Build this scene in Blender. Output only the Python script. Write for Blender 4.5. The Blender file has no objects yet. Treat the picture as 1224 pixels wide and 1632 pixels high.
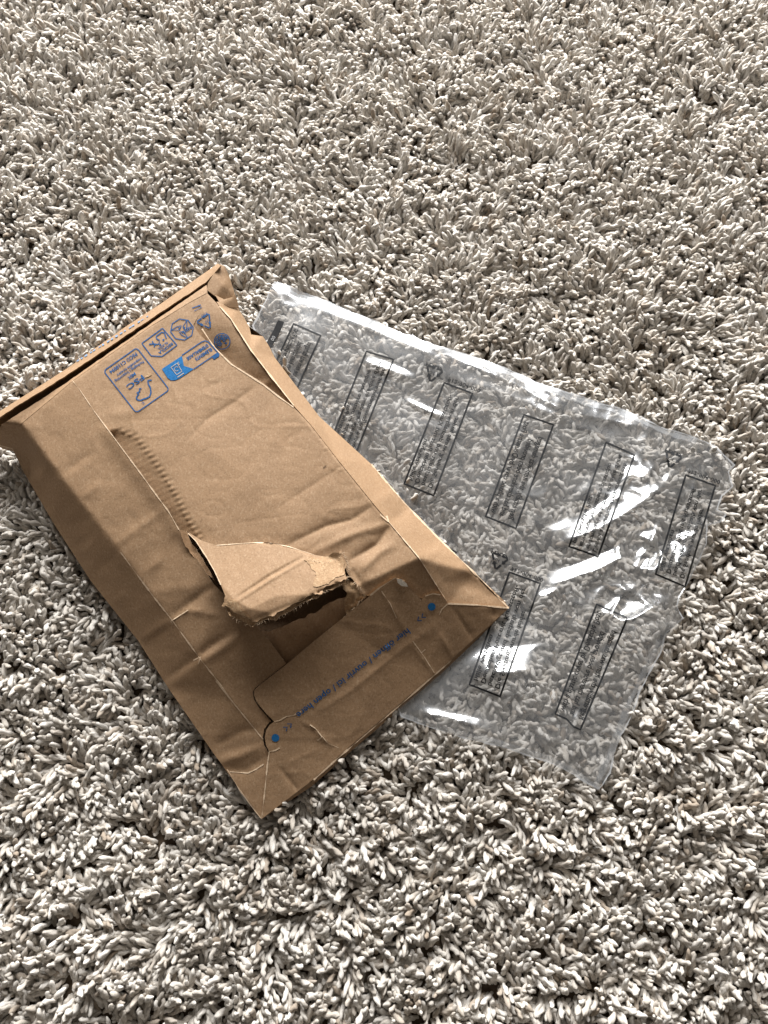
import bpy, math, random
import numpy as np
from mathutils import Vector
from mathutils.geometry import delaunay_2d_cdt

S = bpy.context.scene
C = S.collection
rng = np.random.default_rng(7)
random.seed(7)

# ------------------------------------------------------------------ camera
PITCH = math.radians(17.0)
FOV = math.radians(67.0)
CAMH = 0.5
cam_d = bpy.data.cameras.new("camera")
cam = bpy.data.objects.new("camera", cam_d)
C.objects.link(cam)
cam.location = (0, 0, CAMH)
cam.rotation_euler = (PITCH, 0, 0)
cam_d.sensor_fit = 'VERTICAL'
cam_d.angle = FOV
cam_d.clip_start = 0.01
cam_d.clip_end = 50
S.camera = cam

# ------------------------------------------------------------------ light
world = bpy.data.worlds.new("World")
S.world = world
world.use_nodes = True
bg = world.node_tree.nodes['Background']
bg.inputs['Color'].default_value = (1.0, 0.90, 0.79, 1)
bg.inputs['Strength'].default_value = 0.15

LAZ, LEL, LDIST = math.radians(94), math.radians(24), 2.2
ld = Vector((math.cos(LAZ) * math.cos(LEL), math.sin(LAZ) * math.cos(LEL), math.sin(LEL)))
al = bpy.data.lights.new("window_light", 'AREA')
al.shape = 'RECTANGLE'
al.size = 1.6
al.size_y = 1.25
al.energy = 168
al.color = (1.0, 0.985, 0.965)
alo = bpy.data.objects.new("window_light", al)
C.objects.link(alo)
alo.location = Vector((0.05, 0.1, 0)) + ld * LDIST
alo.rotation_euler = (-ld).to_track_quat('-Z', 'Y').to_euler()

S.view_settings.view_transform = 'Standard'
S.view_settings.look = 'None'
S.view_settings.exposure = 0.22
S.view_settings.gamma = 1.0
S.cycles.transparent_max_bounces = 16
S.cycles.max_bounces = 8
S.cycles.diffuse_bounces = 4
S.cycles.caustics_reflective = False
S.cycles.caustics_refractive = False

# ------------------------------------------------------------------ helpers
FPX = 816 / math.tan(FOV / 2)


def cast(px, py, z):
    """point at height z (m) seen at a position of the photograph"""
    px = np.asarray(px, float); py = np.asarray(py, float); z = np.asarray(z, float)
    dx = (px - 612) / FPX; dy = -(py - 816) / FPX
    c, s = math.cos(PITCH), math.sin(PITCH)
    vx, vy, vz = dx, dy * c + s, dy * s - c
    t = (z - CAMH) / vz
    return np.stack([vx * t, vy * t, z + 0 * vx], -1)


def hash2(i, j, seed):
    n = (i * 374761393 + j * 668265263 + seed * 974634777) & 0xffffffff
    n = ((n ^ (n >> 13)) * 1274126177) & 0xffffffff
    return ((n ^ (n >> 16)) & 0xffff) / 65535.0


def vnoise(x, y, scale, seed=0):
    x = np.asarray(x, float) / scale; y = np.asarray(y, float) / scale
    i = np.floor(x).astype(np.int64); j = np.floor(y).astype(np.int64)
    fx = x - i; fy = y - j
    fx = fx * fx * (3 - 2 * fx); fy = fy * fy * (3 - 2 * fy)
    a = hash2(i, j, seed); b = hash2(i + 1, j, seed); c = hash2(i, j + 1, seed); d = hash2(i + 1, j + 1, seed)
    return (a * (1 - fx) + b * fx) * (1 - fy) + (c * (1 - fx) + d * fx) * fy


def pip(px, py, poly):
    inside = np.zeros(len(px), bool)
    n = len(poly)
    for k in range(n):
        x1, y1 = poly[k]; x2, y2 = poly[(k + 1) % n]
        if y1 == y2:
            continue
        cnd = ((y1 > py) != (y2 > py)) & (px < (x2 - x1) * (py - y1) / (y2 - y1) + x1)
        inside ^= cnd
    return inside


def dline(px, py, line, closed=False):
    """distance to a polyline and the fraction along it"""
    best = np.full(np.shape(px), 1e9); frac = np.zeros(np.shape(px))
    pts = list(line) + ([line[0]] if closed else [])
    L = [0]
    for k in range(len(pts) - 1):
        L.append(L[-1] + math.dist(pts[k], pts[k + 1]))
    for k in range(len(pts) - 1):
        x1, y1 = pts[k]; x2, y2 = pts[k + 1]
        dx, dy = x2 - x1, y2 - y1
        l2 = dx * dx + dy * dy + 1e-9
        t = np.clip(((px - x1) * dx + (py - y1) * dy) / l2, 0, 1)
        d = np.hypot(px - x1 - t * dx, py - y1 - t * dy)
        m = d < best
        best = np.where(m, d, best)
        frac = np.where(m, (L[k] + t * (L[k + 1] - L[k])) / L[-1], frac)
    return best, frac


def dense(line, step, closed=False):
    pts = list(line) + ([line[0]] if closed else [])
    out = []
    for k in range(len(pts) - 1):
        d = math.dist(pts[k], pts[k + 1])
        n = max(1, int(round(d / step)))
        for q in range(n):
            f = q / n
            out.append((pts[k][0] * (1 - f) + pts[k + 1][0] * f, pts[k][1] * (1 - f) + pts[k + 1][1] * f))
    if not closed:
        out.append(tuple(pts[-1]))
    return out


def ragged(line, amp, scale, seed, closed=False, step=3):
    pts = dense(line, step, closed)
    out = []
    n = len(pts)
    for k, (x, y) in enumerate(pts):
        a = pts[(k - 1) % n] if (closed or k) else pts[k]
        b = pts[(k + 1) % n] if (closed or k < n - 1) else pts[k]
        tx, ty = b[0] - a[0], b[1] - a[1]
        l = math.hypot(tx, ty) + 1e-9
        o = (float(vnoise(k * step, seed * 17.3, scale, seed)) - .5) * 2 * amp + (float(vnoise(k * step, seed * 7.3, scale * .35, seed + 3)) - .5) * amp
        out.append((x - ty / l * o, y + tx / l * o))
    return out


LIFT = 1.26  # how far the mailer's panels stand above its glued rim


class Net:
    """piecewise linear height field over control points (photo x, photo y, height mm)"""
    def __init__(self, chains, loose=(), lift=LIFT):
        pts, edges, idx = [], [], {}
        def add(p):
            k = (p[0], p[1])
            if k not in idx:
                idx[k] = len(pts); pts.append(p)
            return idx[k]
        for ch in chains:
            ids = [add(p) for p in ch]
            edges += list(zip(ids[:-1], ids[1:]))
        for p in loose:
            add(p)
        if lift:
            pts = [(a, b, (c - 12) * 1.35 + 12 if c < 12 else 12 + (c - 12) * lift) for a, b, c in pts]
        r = delaunay_2d_cdt([Vector(p[:2]) for p in pts], edges, [], 0, 1e-4)
        vs, fs, ov = r[0], r[2], r[3]
        base = np.array([p[:2] for p in pts]); zz = np.array([p[2] for p in pts], float)
        V = np.array([(v.x, v.y) for v in vs]); Z = []
        for v, o in zip(V, ov):
            if len(o):
                Z.append(zz[o[0]])
            else:
                d = np.hypot(*(base - v).T) + 1e-6
                w = 1 / d ** 2
                Z.append((w * zz).sum() / w.sum())
        self.V, self.Z, self.F = V, np.array(Z), fs

    def __call__(self, px, py):
        best = np.full(np.shape(px), -1e9); z = np.zeros(np.shape(px))
        for f in self.F:
            (ax, ay), (bx, by), (cx, cy) = self.V[f[0]], self.V[f[1]], self.V[f[2]]
            D = (by - cy) * (ax - cx) + (cx - bx) * (ay - cy)
            if abs(D) < 1e-6:
                continue
            l0 = ((by - cy) * (px - cx) + (cx - bx) * (py - cy)) / D
            l1 = ((cy - ay) * (px - cx) + (ax - cx) * (py - cy)) / D
            l2 = 1 - l0 - l1
            m = np.minimum(np.minimum(l0, l1), l2)
            # distance measure independent of triangle size
            m = m * math.sqrt(abs(D))
            u = m > best
            lc0, lc1, lc2 = np.clip(l0, -.3, 1.3), np.clip(l1, -.3, 1.3), np.clip(l2, -.3, 1.3)
            s = lc0 + lc1 + lc2
            zz = (lc0 * self.Z[f[0]] + lc1 * self.Z[f[1]] + lc2 * self.Z[f[2]]) / s
            z = np.where(u, zz, z); best = np.where(u, m, best)
        return z


def triangulate(outline, step, creases=(), bstep=None, jitter=.25):
    bstep = bstep or step
    b = dense(outline, bstep, True)
    P = list(b); n = len(b)
    edges = []
    poly = outline
    for cr in creases:
        d = dense(cr, step)
        prev = None
        dx = np.array([p[0] for p in d]); dy = np.array([p[1] for p in d])
        ins = pip(dx, dy, poly) & (dline(dx, dy, poly, True)[0] > step * .3)
        for p, i in zip(d, ins):
            if i:
                P.append(p)
                if prev is not None:
                    edges.append((prev, len(P) - 1))
                prev = len(P) - 1
            else:
                prev = None
    xs = [p[0] for p in b]; ys = [p[1] for p in b]
    gx, gy = np.meshgrid(np.arange(min(xs), max(xs), step), np.arange(min(ys), max(ys), step * .866))
    gx = gx + (np.arange(gx.shape[0]) % 2)[:, None] * step * .5
    gx = gx.ravel(); gy = gy.ravel()
    gx = gx + (vnoise(gx * 7.1, gy * 5.3, 1, 5) - .5) * step * jitter * 2
    gy = gy + (vnoise(gx * 3.7, gy * 9.1, 1, 6) - .5) * step * jitter * 2
    m = pip(gx, gy, poly)
    gx, gy = gx[m], gy[m]
    m = dline(gx, gy, b, True)[0] > bstep * .55
    gx, gy = gx[m], gy[m]
    for cr in creases:
        m = dline(gx, gy, cr)[0] > step * .5
        gx, gy = gx[m], gy[m]
    P += list(zip(gx, gy))
    r = delaunay_2d_cdt([Vector(p) for p in P], edges, [list(range(n))], 1, 1e-3)
    V = np.array([(v.x, v.y) for v in r[0]])
    F = [tuple(f) for f in r[2]]
    return V, F


def link_mesh(name, verts, faces, mat, parent=None, smooth=True):
    me = bpy.data.meshes.new(name)
    me.from_pydata([tuple(map(float, v)) for v in verts], [], faces)
    me.materials.append(mat)
    if smooth:
        me.polygons.foreach_set('use_smooth', [True] * len(me.polygons))
    me.validate()
    me.update()
    o = bpy.data.objects.new(name, me)
    C.objects.link(o)
    if parent is not None:
        o.parent = parent
    return o


def orient_up(V3, F):
    out = []
    for f in F:
        a, b, c = V3[f[0]], V3[f[1]], V3[f[2]]
        nz = (b[0] - a[0]) * (c[1] - a[1]) - (b[1] - a[1]) * (c[0] - a[0])
        out.append(f if nz > 0 else tuple(reversed(f)))
    return out


def sheet(name, outline, zfun, mat, parent, step=5, creases=(), thick=.0012, bstep=None, edge_mat=None):
    """a sheet with real thickness, its top at height zfun (mm)"""
    V, F = triangulate(outline, step, creases, bstep)
    top = cast(V[:, 0], V[:, 1], zfun(V[:, 0], V[:, 1]) * .001)
    F = orient_up(top, F)
    if not thick:
        return link_mesh(name, top, F, mat, parent)
    n = len(top)
    cnt = {}
    for f in F:
        for k in range(len(f)):
            a, b = f[k], f[(k + 1) % len(f)]
            cnt[(a, b)] = 1
    bd = [(a, b) for (a, b) in cnt if (b, a) not in cnt]
    bot = top.copy(); bot[:, 2] -= thick
    vs = [top, bot]
    faces = list(F) + [tuple(v + n for v in reversed(f)) for f in F]
    ids = sorted({a for e in bd for a in e})
    m = {a: 2 * n + k for k, a in enumerate(ids)}
    m2 = {a: 2 * n + len(ids) + k for k, a in enumerate(ids)}
    vs += [top[ids], bot[ids]]
    nf = len(faces)
    for a, b in bd:
        faces.append((m[b], m[a], m2[a], m2[b]))
    o = link_mesh(name, np.concatenate(vs), faces, mat, parent)
    if edge_mat:
        o.data.materials.append(edge_mat)
        for p in o.data.polygons[nf:]:
            p.material_index = 1
    return o


def ribbon_tris(line, w, closed=False, step=3, vary=0, seed=0):
    """flat ribbon along a line of the photograph"""
    pts = dense(line, step, closed)
    n = len(pts); V = []; F = []
    for k, (x, y) in enumerate(pts):
        a = pts[(k - 1) % n] if (closed or k) else pts[k]
        b = pts[(k + 1) % n] if (closed or k < n - 1) else pts[k]
        tx, ty = b[0] - a[0], b[1] - a[1]
        l = math.hypot(tx, ty) + 1e-9
        ww = w * .5
        if vary:
            ww *= max(.02, 1 - vary + 2 * vary * float(vnoise(k * step, seed * 11.7, 14, seed)) + vary * (float(vnoise(k * step, seed * 3.7, 4, seed + 9)) - .5))
        V += [(x - ty / l * ww, y + tx / l * ww), (x + ty / l * ww, y - tx / l * ww)]
    for k in range(n if closed else n - 1):
        a, b = 2 * k, 2 * ((k + 1) % n)
        F += [(a, a + 1, b + 1, b)]
    return V, F


class Print:
    """flat print gathered in photo coordinates, laid on a height field as one thin mesh"""
    def __init__(self):
        self.V = []; self.F = []

    def add(self, V, F):
        o = len(self.V)
        self.V += [tuple(v) for v in V]
        self.F += [tuple(i + o for i in f) for f in F]

    def line(self, pts, w, closed=False, **k):
        self.add(*ribbon_tris(pts, w, closed, **k))

    def fill(self, poly, step=4):
        V, F = triangulate(poly, step)
        self.add(V, F)

    def circle(self, cx, cy, r, w=None, n=20, a0=0, a1=2 * math.pi, aff=None):
        aff = aff or ((1, 0), (0, 1))
        P = []
        full = abs(a1 - a0) > 6.28
        for k in range(n if full else n + 1):
            a = a0 + (a1 - a0) * k / n
            x, y = math.cos(a) * r, math.sin(a) * r
            P.append((cx + aff[0][0] * x + aff[1][0] * y, cy + aff[0][1] * x + aff[1][1] * y))
        if w:
            self.line(P, w, full, step=100)
        else:
            self.add(P, [tuple(range(n))])

    def text(self, s, origin, xdir, ydir, size, length=None, bold=0.0):
        """origin = baseline start, xdir / ydir unit directions of reading and of 'up'; length fits the width"""
        cu = bpy.data.curves.new("txt", 'FONT')
        cu.body = s; cu.size = 1.0; cu.resolution_u = 2; cu.offset = bold
        ob = bpy.data.objects.new("txt", cu)
        C.objects.link(ob)
        dg = bpy.context.evaluated_depsgraph_get()
        me = bpy.data.meshes.new_from_object(ob.evaluated_get(dg))
        vs = np.array([v.co[:] for v in me.vertices]); fs = [tuple(p.vertices) for p in me.polygons]
        bpy.data.objects.remove(ob); bpy.data.curves.remove(cu); bpy.data.meshes.remove(me)
        if not len(vs):
            return
        x0, x1 = vs[:, 0].min(), vs[:, 0].max()
        sx = size if length is None else length / (x1 - x0)
        X = (vs[:, 0] - x0) * sx; Y = vs[:, 1] * size
        P = np.stack([origin[0] + xdir[0] * X + ydir[0] * Y, origin[1] + xdir[1] * X + ydir[1] * Y], -1)
        self.add(P, fs)

    def build(self, name, zfun, mat, parent, lift=.35):
        V = np.array(self.V)
        P = cast(V[:, 0], V[:, 1], (zfun(V[:, 0], V[:, 1]) + lift) * .001)
        F = []
        for f in self.F:
            pa = P[list(f)]
            x, y = pa[:, 0], pa[:, 1]
            ar = (x * np.roll(y, -1) - y * np.roll(x, -1)).sum()
            F.append(f if ar > 0 else tuple(reversed(f)))
        return link_mesh(name, P, F, mat, parent)


def unit(a, b):
    l = math.dist(a, b)
    return ((b[0] - a[0]) / l, (b[1] - a[1]) / l)


def tag(o, label=None, cat=None, group=None, kind=None):
    if label: o['label'] = label
    if cat: o['category'] = cat
    if group: o['group'] = group
    if kind: o['kind'] = kind
    return o


def empty(name, loc=(0, 0, 0)):
    o = bpy.data.objects.new(name, None)
    o.empty_display_size = .02
    C.objects.link(o)
    o.location = loc
    return o


# ------------------------------------------------------------------ materials
def new_mat(name):
    m = bpy.data.materials.new(name)
    m.use_nodes = True
    nt = m.node_tree
    p = nt.nodes['Principled BSDF']
    return m, nt, nt.nodes, nt.links, p


def mix_rgb(nt, fac, a, b, mode='MIX'):
    n = nt.nodes.new('ShaderNodeMix'); n.data_type = 'RGBA'; n.blend_type = mode
    for sock, v in ((n.inputs[0], fac), (n.inputs[6], a), (n.inputs[7], b)):
        if hasattr(v, 'is_output'):
            nt.links.new(v, sock)
        else:
            sock.default_value = v
    return n.outputs[2]


def noise_tex(nt, scale, detail=4, rough=.6, stretch=None, rot=None, seed=0):
    tc = nt.nodes.new('ShaderNodeTexCoord')
    mp = nt.nodes.new('ShaderNodeMapping')
    nt.links.new(tc.outputs['Object'], mp.inputs['Vector'])
    mp.inputs['Location'].default_value = (seed, seed * .7, 0)
    if stretch: mp.inputs['Scale'].default_value = stretch
    if rot: mp.inputs['Rotation'].default_value = (0, 0, rot)
    n = nt.nodes.new('ShaderNodeTexNoise')
    n.inputs['Scale'].default_value = scale
    n.inputs['Detail'].default_value = detail
    n.inputs['Roughness'].default_value = rough
    nt.links.new(mp.outputs[0], n.inputs['Vector'])
    return n.outputs['Fac']


def ramp(nt, fac, stops):
    r = nt.nodes.new('ShaderNodeValToRGB')
    e = r.color_ramp.elements
    while len(e) < len(stops):
        e.new(.5)
    for k, (p, c) in enumerate(stops):
        e[k].position = p; e[k].color = (*c, 1) if len(c) == 3 else c
    nt.links.new(fac, r.inputs[0])
    return r.outputs[0]


def kraft(name, base, dark, light, bump=.25, rot=.9):
    m, nt, N, L, p = new_mat(name)
    blot = noise_tex(nt, 28, 5, .65)
    fib = noise_tex(nt, 800, 4, .7, (1, .6, 1), rot)
    fib2 = noise_tex(nt, 950, 4, .7, (.7, 1, 1), rot + .6, 3)
    c = ramp(nt, blot, [(.3, tuple(x * .92 for x in base)), (.7, tuple(x * 1.06 for x in base))])
    c = mix_rgb(nt, ramp(nt, fib, [(.50, (0, 0, 0)), (.68, (.5, .5, .5))]), c, (*light, 1))
    c = mix_rgb(nt, ramp(nt, fib2, [(.32, (.5, .5, .5)), (.48, (0, 0, 0))]), c, (*dark, 1))
    L.new(c, p.inputs['Base Color'])
    p.inputs['Roughness'].default_value = .72
    p.inputs['Specular IOR Level'].default_value = .3
    b = N.new('ShaderNodeBump'); b.inputs['Strength'].default_value = bump; b.inputs['Distance'].default_value = .0004
    soft = noise_tex(nt, 220, 4, .65, (1, .6, 1), rot, 5)
    mul = N.new('ShaderNodeMath'); mul.operation = 'ADD'
    L.new(fib2, mul.inputs[0]); L.new(soft, mul.inputs[1])
    L.new(mul.outputs[0], b.inputs['Height'])
    L.new(b.outputs[0], p.inputs['Normal'])
    return m


M_kraft = kraft('kraft_board', (.272, .170, .094), (.135, .076, .036), (.41, .29, .185))
M_inner = kraft('kraft_board_inner', (.28, .165, .085), (.14, .08, .04), (.38, .25, .15))
M_pale = kraft('kraft_torn_edge', (.55, .41, .28), (.36, .23, .13), (.75, .6, .44), .5)
M_fibre = kraft('torn_fibre', (.33, .21, .115), (.17, .095, .04), (.55, .41, .26), .8)


def ink(name, col, rough=.6):
    m, nt, N, L, p = new_mat(name)
    n = noise_tex(nt, 1100, 3, .6)
    c = ramp(nt, n, [(.35, tuple(x * .85 for x in col)), (.7, tuple(min(1, x * 1.25 + .01) for x in col))])
    L.new(c, p.inputs['Base Color'])
    p.inputs['Roughness'].default_value = rough
    p.inputs['Specular IOR Level'].default_value = .12
    return m


M_blue = ink('blue_ink', (.014, .07, .19), .8)
M_bluefill = ink('blue_ink_fill', (.010, .105, .27), .8)
M_void = ink('kraft_showing_in_print', (.30, .27, .25))
M_black = ink('black_film_ink', (.018, .019, .021), .45)
M_greyink = ink('pale_film_ink', (.35, .36, .37), .45)

# film
mf = bpy.data.materials.new('clear_film'); mf.use_nodes = True
nt = mf.node_tree; N = nt.nodes; L = nt.links
N.remove(N['Principled BSDF']); out = N['Material Output']
tr = N.new('ShaderNodeBsdfTransparent'); tr.inputs[0].default_value = (.975, .978, .982, 1)
gl = N.new('ShaderNodeBsdfGlossy'); gl.inputs['Roughness'].default_value = .07
gl2 = N.new('ShaderNodeBsdfGlossy'); gl2.inputs['Roughness'].default_value = .26; gl2.inputs[0].default_value = (.93, .96, 1, 1)
df = N.new('ShaderNodeBsdfDiffuse'); df.inputs[0].default_value = (.78, .81, .85, 1)
tl = N.new('ShaderNodeBsdfTranslucent'); tl.inputs[0].default_value = (.78, .81, .85, 1)
lw = N.new('ShaderNodeLayerWeight'); lw.inputs['Blend'].default_value = .5
pw = N.new('ShaderNodeMath'); pw.operation = 'POWER'; pw.inputs[1].default_value = 5; L.new(lw.outputs['Facing'], pw.inputs[0])
fr = N.new('ShaderNodeMath'); fr.operation = 'MULTIPLY_ADD'; fr.inputs[1].default_value = .7; fr.inputs[2].default_value = .07; L.new(pw.outputs[0], fr.inputs[0])
hz = N.new('ShaderNodeMixShader'); hz.inputs[0].default_value = .5; L.new(df.outputs[0], hz.inputs[1]); L.new(tl.outputs[0], hz.inputs[2])
m1 = N.new('ShaderNodeMixShader'); m1.inputs[0].default_value = .065; L.new(tr.outputs[0], m1.inputs[1]); L.new(hz.outputs[0], m1.inputs[2])
m2 = N.new('ShaderNodeMixShader'); m2.inputs[0].default_value = .075; L.new(m1.outputs[0], m2.inputs[1]); L.new(gl2.outputs[0], m2.inputs[2])
m3 = N.new('ShaderNodeMixShader'); L.new(fr.outputs[0], m3.inputs[0]); L.new(m2.outputs[0], m3.inputs[1]); L.new(gl.outputs[0], m3.inputs[2])
L.new(m3.outputs[0], out.inputs['Surface'])
nb = noise_tex(nt, 90, 2, .5)
bp = N.new('ShaderNodeBump'); bp.inputs['Strength'].default_value = .1; bp.inputs['Distance'].default_value = .001
L.new(nb, bp.inputs['Height'])
for g in (gl, gl2):
    L.new(bp.outputs[0], g.inputs['Normal'])
M_film = mf
M_seam = mf.copy(); M_seam.name = 'seam_highlight_film'  # whiter haze paints bright highlights along hem and seams
for nd in M_seam.node_tree.nodes:
    if nd.type == 'MIX_SHADER' and not nd.inputs[0].is_linked and abs(nd.inputs[0].default_value - .065) < 1e-3:
        nd.inputs[0].default_value = .26
M_edge = M_seam.copy(); M_edge.name = 'edge_glint_film'  # strong haze imitates light caught on the film's edge
for nd in M_edge.node_tree.nodes:
    if nd.type == 'MIX_SHADER' and not nd.inputs[0].is_linked and abs(nd.inputs[0].default_value - .26) < 1e-3:
        nd.inputs[0].default_value = .6

# carpet yarn
m, nt, N, L, p = new_mat('carpet_yarn')
oi = N.new('ShaderNodeObjectInfo')
c = ramp(nt, oi.outputs['Random'], [(0, (.33, .272, .215)), (.1, (.505, .457, .40)), (.5, (.612, .575, .525)), (1, (.70, .67, .628))])
fb = noise_tex(nt, 1400, 2, .6)
c = mix_rgb(nt, .35, c, ramp(nt, fb, [(.3, (.3, .29, .27)), (.65, (1, 1, 1))]), 'MULTIPLY')
L.new(c, p.inputs['Base Color'])
p.inputs['Roughness'].default_value = .85
p.inputs['Specular IOR Level'].default_value = .18
b = N.new('ShaderNodeBump'); b.inputs['Strength'].default_value = .6; b.inputs['Distance'].default_value = .0003
L.new(fb, b.inputs['Height']); L.new(b.outputs[0], p.inputs['Normal'])
M_yarn = m
m, nt, N, L, p = new_mat('carpet_backing')
c = ramp(nt, noise_tex(nt, 300, 4), [(.3, (.05, .034, .02)), (.7, (.12, .085, .055))])
L.new(c, p.inputs['Base Color']); p.inputs['Roughness'].default_value = .95
M_back = m

# ------------------------------------------------------------------ carpet
BOXP = [(-40, 690), (0, 656), (350, 421), (380, 490), (438, 570), (811, 969), (418, 1310), (30, 760)]
BAGP = [(437, 449), (475, 470), (520, 479), (560, 498), (600, 513), (650, 535), (700, 552), (750, 567), (800, 584), (850, 607), (900, 624),
        (950, 640), (1000, 655), (1060, 683), (1110, 698), (1140, 712), (1163, 733), (1171, 741), (1160, 752), (1168, 775), (1150, 790),
        (1143, 812), (1157, 820), (1148, 832), (1127, 838), (1126, 866), (1112, 896), (1098, 925), (1082, 950), (1078, 966), (1089, 985),
        (1062, 1008), (1052, 1040), (1034, 1072), (1020, 1100), (1007, 1140), (990, 1170), (978, 1204), (972, 1232), (955, 1258), (938, 1250), (915, 1234),
        (880, 1217), (820, 1196), (780, 1185), (740, 1176), (690, 1160), (640, 1143), (600, 1130), (450, 1075), (280, 1010), (340, 740), (395, 532), (407, 512), (424, 478)]
boxw = [tuple(q[:2]) for q in cast([p[0] for p in BOXP], [p[1] for p in BOXP], .006)]
bagw = [tuple(q[:2]) for q in cast([p[0] for p in BAGP], [p[1] for p in BAGP], .002)]

me = bpy.data.meshes.new('carpet')
me.from_pydata([(-3, -3, -.0135), (3, -3, -.0135), (3, 3, -.0125), (-3, 3, -.0135)], [], [(0, 1, 2, 3)])
me.materials.append(M_back)
carpet = bpy.data.objects.new('carpet', me); C.objects.link(carpet)
tag(carpet, 'beige shag carpet backing lying under the whole pile', 'carpet', kind='structure')

lib = bpy.data.collections.new('yarn_tufts')
NV = 14
for v in range(NV):
    nr, ns = 14, 12
    Lt = .0145
    r0 = .00128 * random.uniform(.9, 1.12)
    bend = random.uniform(.3, 1.25); twist = random.uniform(6, 10) * random.choice((-1, 1)); side = random.uniform(-.5, .5); kink = random.uniform(0, .5); kf = random.uniform(3, 8)
    V = []; F = []
    pos = np.array([0., 0., 0.]); ph = random.uniform(0, 6)
    for k in range(nr + 1):
        s = k / nr
        th = .1 + bend * s ** 1.3 + .25 * math.sin(s * kf + 2 * ph) * s
        az = side * s + kink * math.sin(s * kf + ph)
        d = np.array([math.sin(th) * math.cos(az), math.sin(th) * math.sin(az), math.cos(th)])
        if k: pos = pos + d * Lt / nr
        u = np.cross(d, (0, 1, 0.01)); u /= np.linalg.norm(u); w = np.cross(d, u)
        prof = (1.0 + .07 * math.sin(s * 8 + ph) + .04 * math.sin(s * 17 + 2 * ph)) * (1 if s < .84 else math.sqrt(max(0.03, 1 - ((s - .84) / .165) ** 2)))
        for q in range(ns):
            a = 2 * math.pi * q / ns
            rr = r0 * prof * (1 + .27 * math.cos(2 * (a - twist * s)) + .05 * math.cos(5 * a + ph + 3 * s))
            V.append(pos + u * math.cos(a) * rr + w * math.sin(a) * rr)
    for k in range(nr):
        for q in range(ns):
            a = k * ns + q; b_ = k * ns + (q + 1) % ns
            F.append((a, b_, b_ + ns, a + ns))
    V.append(pos + d * r0 * .15); t = len(V) - 1
    for q in range(ns):
        F.append((nr * ns + q, nr * ns + (q + 1) % ns, t))
    me = bpy.data.meshes.new('tuft'); me.from_pydata([tuple(x) for x in V], [], F); me.materials.append(M_yarn)
    me.polygons.foreach_set('use_smooth', [True] * len(me.polygons)); me.update()
    o = bpy.data.objects.new('tuft', me); lib.objects.link(o)

SP = .0030
gx, gy = np.meshgrid(np.arange(-.52, .56, SP), np.arange(-.30, .86, SP * .9))
gx = gx + (np.arange(gx.shape[0]) % 2)[:, None] * SP * .5
gx = gx.ravel() + rng.normal(0, SP * .28, gx.size); gy = gy.ravel() + rng.normal(0, SP * .28, gy.size)
n = len(gx)
# yarns stand in bundles that fan out from their middles
CS = .0076
ci_, cj_ = np.floor(gx / CS).astype(int), np.floor(gy / CS).astype(int)
bd, bx_, by_ = np.full(n, 9.), np.zeros(n), np.zeros(n)
for di in (-1, 0, 1):
    for dj in (-1, 0, 1):
        cx_ = (ci_ + di + hash2(ci_ + di, cj_ + dj, 91)) * CS; cy_ = (cj_ + dj + hash2(ci_ + di, cj_ + dj, 92)) * CS
        d_ = np.hypot(gx - cx_, gy - cy_); m_ = d_ < bd
        bd = np.where(m_, d_, bd); bx_ = np.where(m_, cx_, bx_); by_ = np.where(m_, cy_, by_)
fan = np.arctan2(gy - by_, gx - bx_)
gx = gx + (bx_ - gx) * .25; gy = gy + (by_ - gy) * .25
hb = hash2(np.round(bx_ * 1e5).astype(int), np.round(by_ * 1e5).astype(int), 33)
hb2 = hash2(np.round(bx_ * 1e5).astype(int), np.round(by_ * 1e5).astype(int), 34)
fx_, fy_ = .5 * bx_ + .5 * gx, .5 * by_ + .5 * gy
azim = vnoise(fx_, fy_, .03, 1) * 9 + vnoise(fx_, fy_, .012, 2) * 4 + vnoise(gx, gy, .08, 3) * 4 + (hb - .5) * 2.6 + rng.normal(0, .5, n)
k_ = .55 * vnoise(bx_, by_, .02, 14)
azim = np.arctan2((1 - k_) * np.sin(azim) + k_ * np.sin(fan), (1 - k_) * np.cos(azim) + k_ * np.cos(fan)) + rng.normal(0, .15, n)
lean = .05 + .75 * hb2 * (.5 + vnoise(gx, gy, .03, 4)) + rng.normal(0, .22, n)
scl = np.stack([np.ones(n)] * 3, -1) * (rng.normal(1, .1, n))[:, None]
hgt = .78 + .3 * vnoise(gx, gy, .02, 8) + .30 * (hash2(np.round(bx_ * 1e5).astype(int), np.round(by_ * 1e5).astype(int), 5) - .35) + rng.normal(0, .07, n) - .5 * np.clip(bd / .0055 - .5, 0, 1) - .5 * np.clip(vnoise(gx, gy * 1.3, .011, 18) - .78, 0, 1) / .22
inb = pip(gx, gy, boxw); ing = pip(gx, gy, bagw)
db = dline(gx, gy, boxw, True)[0]; dg_ = dline(gx, gy, bagw, True)[0]
lean = np.where(ing & ~inb, lean + .28, lean)
press = np.where(ing & ~inb, 1 - .22 * np.clip(dg_ / .012, 0, 1), 1)
press = np.where(inb, 1 - .5 * np.clip(db / .012, 0, 1), press)
press = np.where(~inb & (db < .006), 1.14 + rng.normal(0, .08, n), press)
scl[:, 2] *= hgt * press
zroot = -.0125 + .001 * (vnoise(gx, gy, .05, 9) - .5)
keep = ~(inb & (db > .03))
gx, gy, azim, lean, scl, zroot = gx[keep], gy[keep], azim[keep], lean[keep], scl[keep], zroot[keep]
n = len(gx)
me = bpy.data.meshes.new('carpet_pile')
me.vertices.add(n)
me.vertices.foreach_set('co', np.stack([gx, gy, zroot], -1).astype(np.float32).ravel())
at = me.attributes.new('rot', 'FLOAT_VECTOR', 'POINT')
at.data.foreach_set('vector', np.stack([np.zeros(n), lean, azim], -1).astype(np.float32).ravel())
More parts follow.
